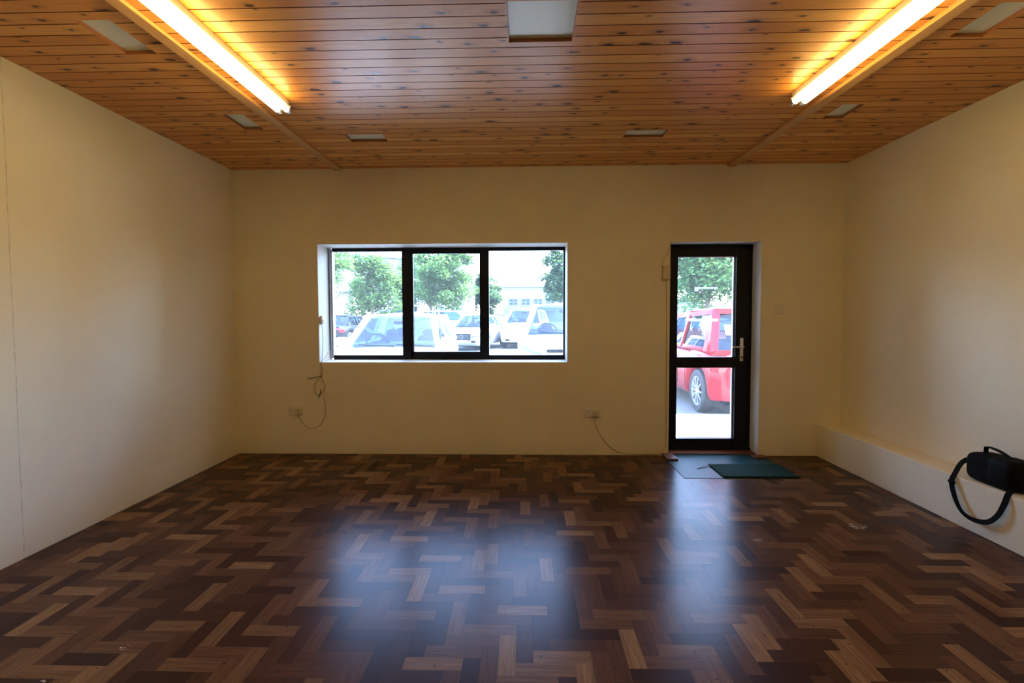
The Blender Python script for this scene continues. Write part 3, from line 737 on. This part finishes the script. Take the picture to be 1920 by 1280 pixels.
    if grille == 'kidney':
        for s in (-1, 1): gm.box(s*.16-.13, s*.16+.13, yf-.08, yf+.02, zf-.24, zf-.04)
        gm.build('grille', 'trim', r, bevel=.02)
    elif grille == 'star':
        gm.box(-.38, .38, yf-.08, yf+.02, zf-.30, zf-.03); g_ = gm.build('grille', 'trim', r, bevel=.03)
        bb = MB()
        for i in range(4): bb.box(-.34, .34, yf+.018, yf+.026, zf-.255+i*.052, zf-.245+i*.052)
        bb.lathe([(yf+.032, .07), (yf+.032, .085), (yf+.02, .085)], 24, 'y', (0, 0, zf-.155)); bb.build('grille_bars', 'dull_chrome', g_)
    else:
        gm.box(-.40, .40, yf-.06, yf, zf-.14, zf-.08); gm.box(-.5, .5, yf-.06, yf, .28, .40); gm.build('grille', 'trim', r, bevel=.02)
    MB().box(-.26, .26, yf-.02, yf+.014, .34, .44).build('number_plate', 'plate', r)
    MB().box(-.26, .26, -L/2-.014, -L/2+.02, .56, .67).build('number_plate', 'plate', r)
    if badge:
        MB().lathe([(-L/2-.02, 0), (-L/2-.02, .05), (-L/2-.004, .055)], 24, 'y', (0, 0, .80)).build('badge', 'plate', r)
    # inside
    it = MB(); it.box(-wB+.06, wB-.06, g0+.12, f0-.30, b-.05, b+.005); it.box(-wB+.08, wB-.08, f0-.42, f0-.16, b-.05, b+.035)
    it.build('cabin_lining', 'interior', r)
    if detail > 0:
        for sx_ in (-1, 1):
            for ys in ((yb_-.05, yb_-.95) if kind != 'van' else (yb_+.5,)):
                def sf(u, v, sx_=sx_, ys=ys):
                    a = 2*PI*u; bb = PI*(v-.5); f = lambda t: math.copysign(abs(t)**.6, t)
                    return (sx_*.36+.23*f(math.cos(bb))*f(math.cos(a)), ys+.08*f(math.cos(bb))*f(math.sin(a)), b-.04-(.08 if kind == 'suv' else 0)+.17*f(math.sin(bb)))
                st = MB().grid(sf, 14, 10)
                def hf2(u, v, sx_=sx_, ys=ys):
                    a = 2*PI*u; bb = PI*(v-.5)
                    return (sx_*.36+.13*math.cos(bb)*math.cos(a), ys-.04+.06*math.cos(bb)*math.sin(a), b+.17-(.08 if kind == 'suv' else 0)+.075*math.sin(bb))
                st.grid(hf2, 12, 8); st.build('seat', 'interior', r, smooth=True, angle=180)
        # steering wheel (right-hand drive) and rear-view mirror, wipers
        sw = MB(); cc = Vector((.36, f0-.48, b+.03)); ring_ = [cc+Vector((.18*math.cos(a), .07*math.sin(a), .165*math.sin(a))) for a in [2*PI*i/28 for i in range(29)]]
        sw.tube(ring_, .014, 8); sw.beam(cc-Vector((.17, 0, 0)), cc+Vector((.17, 0, 0)), .03, .03); sw.build('steering_wheel', 'trim', r, smooth=True)
        MB().box(-.12, .12, f1-.02, f1+.01, zr-.14, zr-.08).build('rear_view_mirror', 'trim', r, bevel=.01)
        for wx in (-.35, .25): MB().tube([(wx-.3, f0+.055, b+.012), (wx+.28, f0+.03, b+.045)], .011, 6).build('wiper', 'trim', r)
    # sill strips and door lines
    if detail > 1:
        for s in (-1, 1):
            for y_ in (c['ws'][0]-.22, yb_, -c['wb']+.42):
                MB().tube([(s*(hw*.998), y_, .33), (s*(hw*1.0), y_, .62), (s*(hw*.985), y_, b-.14)], .004, 5).build('door_seam', 'trim', r)
            for y_ in (yb_+.10, yb_-.85): MB().box(s*hw*.99-.012, s*hw*.99+.012, y_, y_+.16, b-.20, b-.175).build('door_handle', paintm, r, bevel=.006)
    if rear_plate_L:
        # learner plate inside the rear window: white square, red letter
        z0 = b+.22; f = (z0-b)/(zr-b); y0 = g0+(g1-g0)*f-.035; 
        pl = MB(); a = Vector((-.51, y0, z0)); ux = Vector((1, 0, 0)); uz = Vector((0, (g1-g0)/(zr-b), 1)).normalized(); nn = Vector((0, -1, .5)).normalized()
        def q(m_, x0, x1, z0_, z1, off):
            P = [a+ux*x0+uz*z0_+nn*off, a+ux*x1+uz*z0_+nn*off, a+ux*x1+uz*z1+nn*off, a+ux*x0+uz*z1+nn*off]; m_.add([*P], [(0, 1, 2, 3)])
        q(pl, -.085, .085, 0, .17, 0); po = pl.build('learner_plate', 'plate', r, solid=.002)
        lm = MB(); q(lm, -.045, -.012, .035, .145, .004); q(lm, -.012, .05, .035, .065, .004); lm.build('letter', 'red_mark', po, solid=.001)
    return r
car('hatch', 'car_white', (-2.21, 8.82), PI+.055, 'white hatchback parked nose in right outside the left of the window', name='parked_car')
car('suv', 'car_white', (.83, 10.12), PI-.03, 'tall white car parked nose in at the right end of the window', name='parked_car')
car('supermini', 'car_red', (3.43, 8.55), 0, 'red hatchback seen from behind through the glass door', name='parked_car', rear_plate_L=True)
car('saloon', 'car_silver', (-2.05, 21.3), PI-.20, 'silver saloon with barred grille facing the window across the car park', name='parked_car', grille='star', detail=1)
car('suv', 'car_white', (.10, 22.3), PI-.15, 'white car with twin grille facing the window behind the tall white car', name='parked_car', grille='kidney', detail=1)
car('saloon', 'car_black', (-9.05, 24.0), -.05, 'black saloon seen from behind at the left edge of the window', name='parked_car', badge=True, detail=1)
v = car('van', 'car_white', (-9.35, 38.6), PI/2, 'white van standing sideways behind the white hatchback', name='parked_van', detail=1)
MB().box(-.96, -.945, -2.0, 1.4, .9, 1.02).box(.945, .96, -2.0, 1.4, .9, 1.02).build('orange_stripe', 'orange', v)
car('suv', 'car_grey', (-4.4, 28), -PI/2, 'grey estate car standing sideways under the middle tree', name='parked_car', detail=1)
car('hatch', 'car_silver', (-4.4, 82), PI-.3, 'small silver car far off in front of the white office building', name='parked_car', detail=0)

# buildings
def facade(name, label, p0, p1, depth, h, mat, wins=(), roof=None, base=None, lines=0):
    p0, p1 = Vector((*p0, 0)), Vector((*p1, 0)); u = (p1-p0); ln = u.length; ang = math.atan2(u.y, u.x)
    r = empty(name, (p0.x, p0.y, GZ), ang, label, 'building')
    w = MB().box(0, ln, 0, depth, 0, h)
    for i in range(lines): w.box(0, ln, -.03, 0, (i+.5)*h/lines, (i+.5)*h/lines+.04)
    w.build('walls', mat, r)
    if roof: MB().box(-.2, ln+.2, -.25, depth+.2, h, h+roof).build('roof_edge', 'facade_blue', r)
    if base: MB().box(-.02, ln+.02, -.06, 0, 0, base).build('lower_cladding', 'facade_blue', r)
    for (a, b, c, d) in wins:
        f = MB().box(a-.1, b+.1, -.14, -.06, c-.1, c).box(a-.1, b+.1, -.14, -.06, d, d+.1).box(a-.1, a, -.14, -.06, c, d).box(b, b+.1, -.14, -.06, c, d).box((a+b)/2-.05, (a+b)/2+.05, -.14, -.06, c, d)
        f.box(a-.1, b+.1, -.14, -.06, (c+d)/2-.04, (c+d)/2+.04)
        wf = f.build('window', 'facade_white', r); MB().box(a, b, -.09, -.07, c, d).build('pane', 'farglass', wf)
    return r
s_ = 90/898.
facade('office_building', 'white two storey office building with window rows at the far right', (-3.9, 90), (9.0, 90), 14, 6.5, 'facade_white',
       wins=[(1.1+i*2.32, 2.55+i*2.32, 3.15, 4.25) for i in range(5)]+[(1.1+i*2.32, 2.6+i*2.32, 1.15, 2.1) for i in range(4)], roof=.12, base=2.6)
facade('warehouse', 'long pale grey clad building behind the trees on the left', (-24, 48), (-6.2, 60), 12, 7.8, 'facade_white', wins=[(14.2, 15.4, 1.2, 2.4), (16, 17.2, 1.2, 2.4)], roof=.18, lines=14)
facade('low_block', 'small cream flat roofed block at the left edge of the window', (-12.9, 31.5), (-11.3, 31.5), 5, 2.95, 'facade_cream', roof=.10)
facade('clad_shed', 'pale blue shed with horizontal cladding seen through the door glass', (8.3, 30.5), (11.4, 31.5), 6, 2.35, 'facade_blue', lines=8, roof=.08)
tag(MB().box(12.0, 26, 33, 33.5, GZ, 1.95).build('stone_wall', 'stone'), 'grey brown stone wall behind the tree seen through the door', 'wall')
fn_ = empty('railing_fence', (-14.3, 40.8, GZ), 0, 'blue grey railing fence behind the left tree', 'fence')
fm = MB()
for i in range(34): fm.box(i*.12, i*.12+.05, 0, .03, .1, 1.9)
fm.build('railings', 'fence', fn_); MB().box(0, 4.1, -.03, .06, .15, .25).box(0, 4.1, -.03, .06, 1.7, 1.8).build('rail', 'fence', fn_)
tag(MB().box(-13.6, -13.0, 37.0, 37.6, GZ, 2.0).build('garden_shed', 'facade_white'), 'small white slatted store beside the cream block', 'shed')

# trees
def tree(label, x, y, h, rad, zc, mat='leaf_a', n=9000, size=.19, trunk=.13, seed=1, name='tree', ox=0.):
    rnd = random.Random(seed); r = empty(name, (x, y, GZ), 0, label, 'tree', 'trees around the car park')
    tm = MB(); cz = zc-GZ
    tm.tube([(0, 0, 0), (.03, 0, cz*.4), (-.02+ox*.3, .03, cz*.75), (.02+ox*.6, 0, cz+rad*.4)], [trunk, trunk*.8, trunk*.6, trunk*.25], 10)
    for k in range(9):
        a = rnd.random()*2*PI; z0 = cz*rnd.uniform(.45, .75); e = Vector((ox+math.cos(a)*rad*.7, math.sin(a)*rad*.7, z0+rad*rnd.uniform(.25, .7)))
        tm.tube([(0, 0, z0), (e.x*.4, e.y*.4, z0+(e.z-z0)*.55), e], [trunk*.4, trunk*.25, trunk*.08], 6)
    tm.build('trunk', 'bark', r, smooth=True)
    clumps = []
    for k in range(60):
        d = Vector((rnd.gauss(0, 1), rnd.gauss(0, 1), rnd.gauss(0, 1))).normalized()*rad*rnd.uniform(.2, .82)
        d.z *= h/(2*rad); clumps.append((Vector((ox+d.x, d.y, cz+d.z)), rad*rnd.uniform(.20, .34)))
    fm_ = MB()
    for i in range(n):
        c, cr = clumps[rnd.randrange(len(clumps))]; d = Vector((rnd.gauss(0, 1), rnd.gauss(0, 1), rnd.gauss(0, 1))).normalized()*cr*rnd.random()**.4
        d.z *= .75; p = c+d; u = Vector((rnd.gauss(0, 1), rnd.gauss(0, 1), rnd.gauss(0, .6))).normalized(); w = u.cross(Vector((rnd.gauss(0, .5), rnd.gauss(0, .5), 1))).normalized()
        s = size*rnd.uniform(.6, 1.2)
        fm_.add([p-u*s*.6, p+w*s*.38, p+u*s*.6, p-w*s*.38], [(0, 1, 2, 3)], 0, tone=min(1, max(0, rnd.gauss(.5, .28))))
    fm_.build('foliage', mat, r, fix=False)
    return r
tree('leafy green tree left of centre, its trunk showing above the white hatchback', -9.25, 29, 5.8, 2.2, 3.15, seed=3)
tree('leafy green tree in the middle window pane, its trunk above the white hatchback roof', -6.7, 34, 6.2, 2.7, 4.15, seed=5, n=14000, ox=.9, size=.21)
tree('pale green tree cut by the left edge of the window', -8.15, 20, 3.6, 1.2, 3.7, seed=8, n=4200, size=.13)
tree('dark green tree far back between the middle and right window panes', -5.6, 68, 8.4, 3.2, 4.4, 'leaf_b', seed=11, n=12000, size=.3)
tree('bluish green tree behind the tall white car at the right end of the window', 2.35, 28, 5.4, 1.8, 3.4, 'leaf_b', seed=14, n=8000)
tree('big sunlit tree seen through the top of the glass door', 7.35, 19.5, 5.8, 2.75, 3.75, seed=17, n=19000, size=.16)
tree('dense green tree between the left and middle trees', -10.6, 44, 6.4, 2.7, 3.8, 'leaf_b', seed=21, n=8000, size=.22)
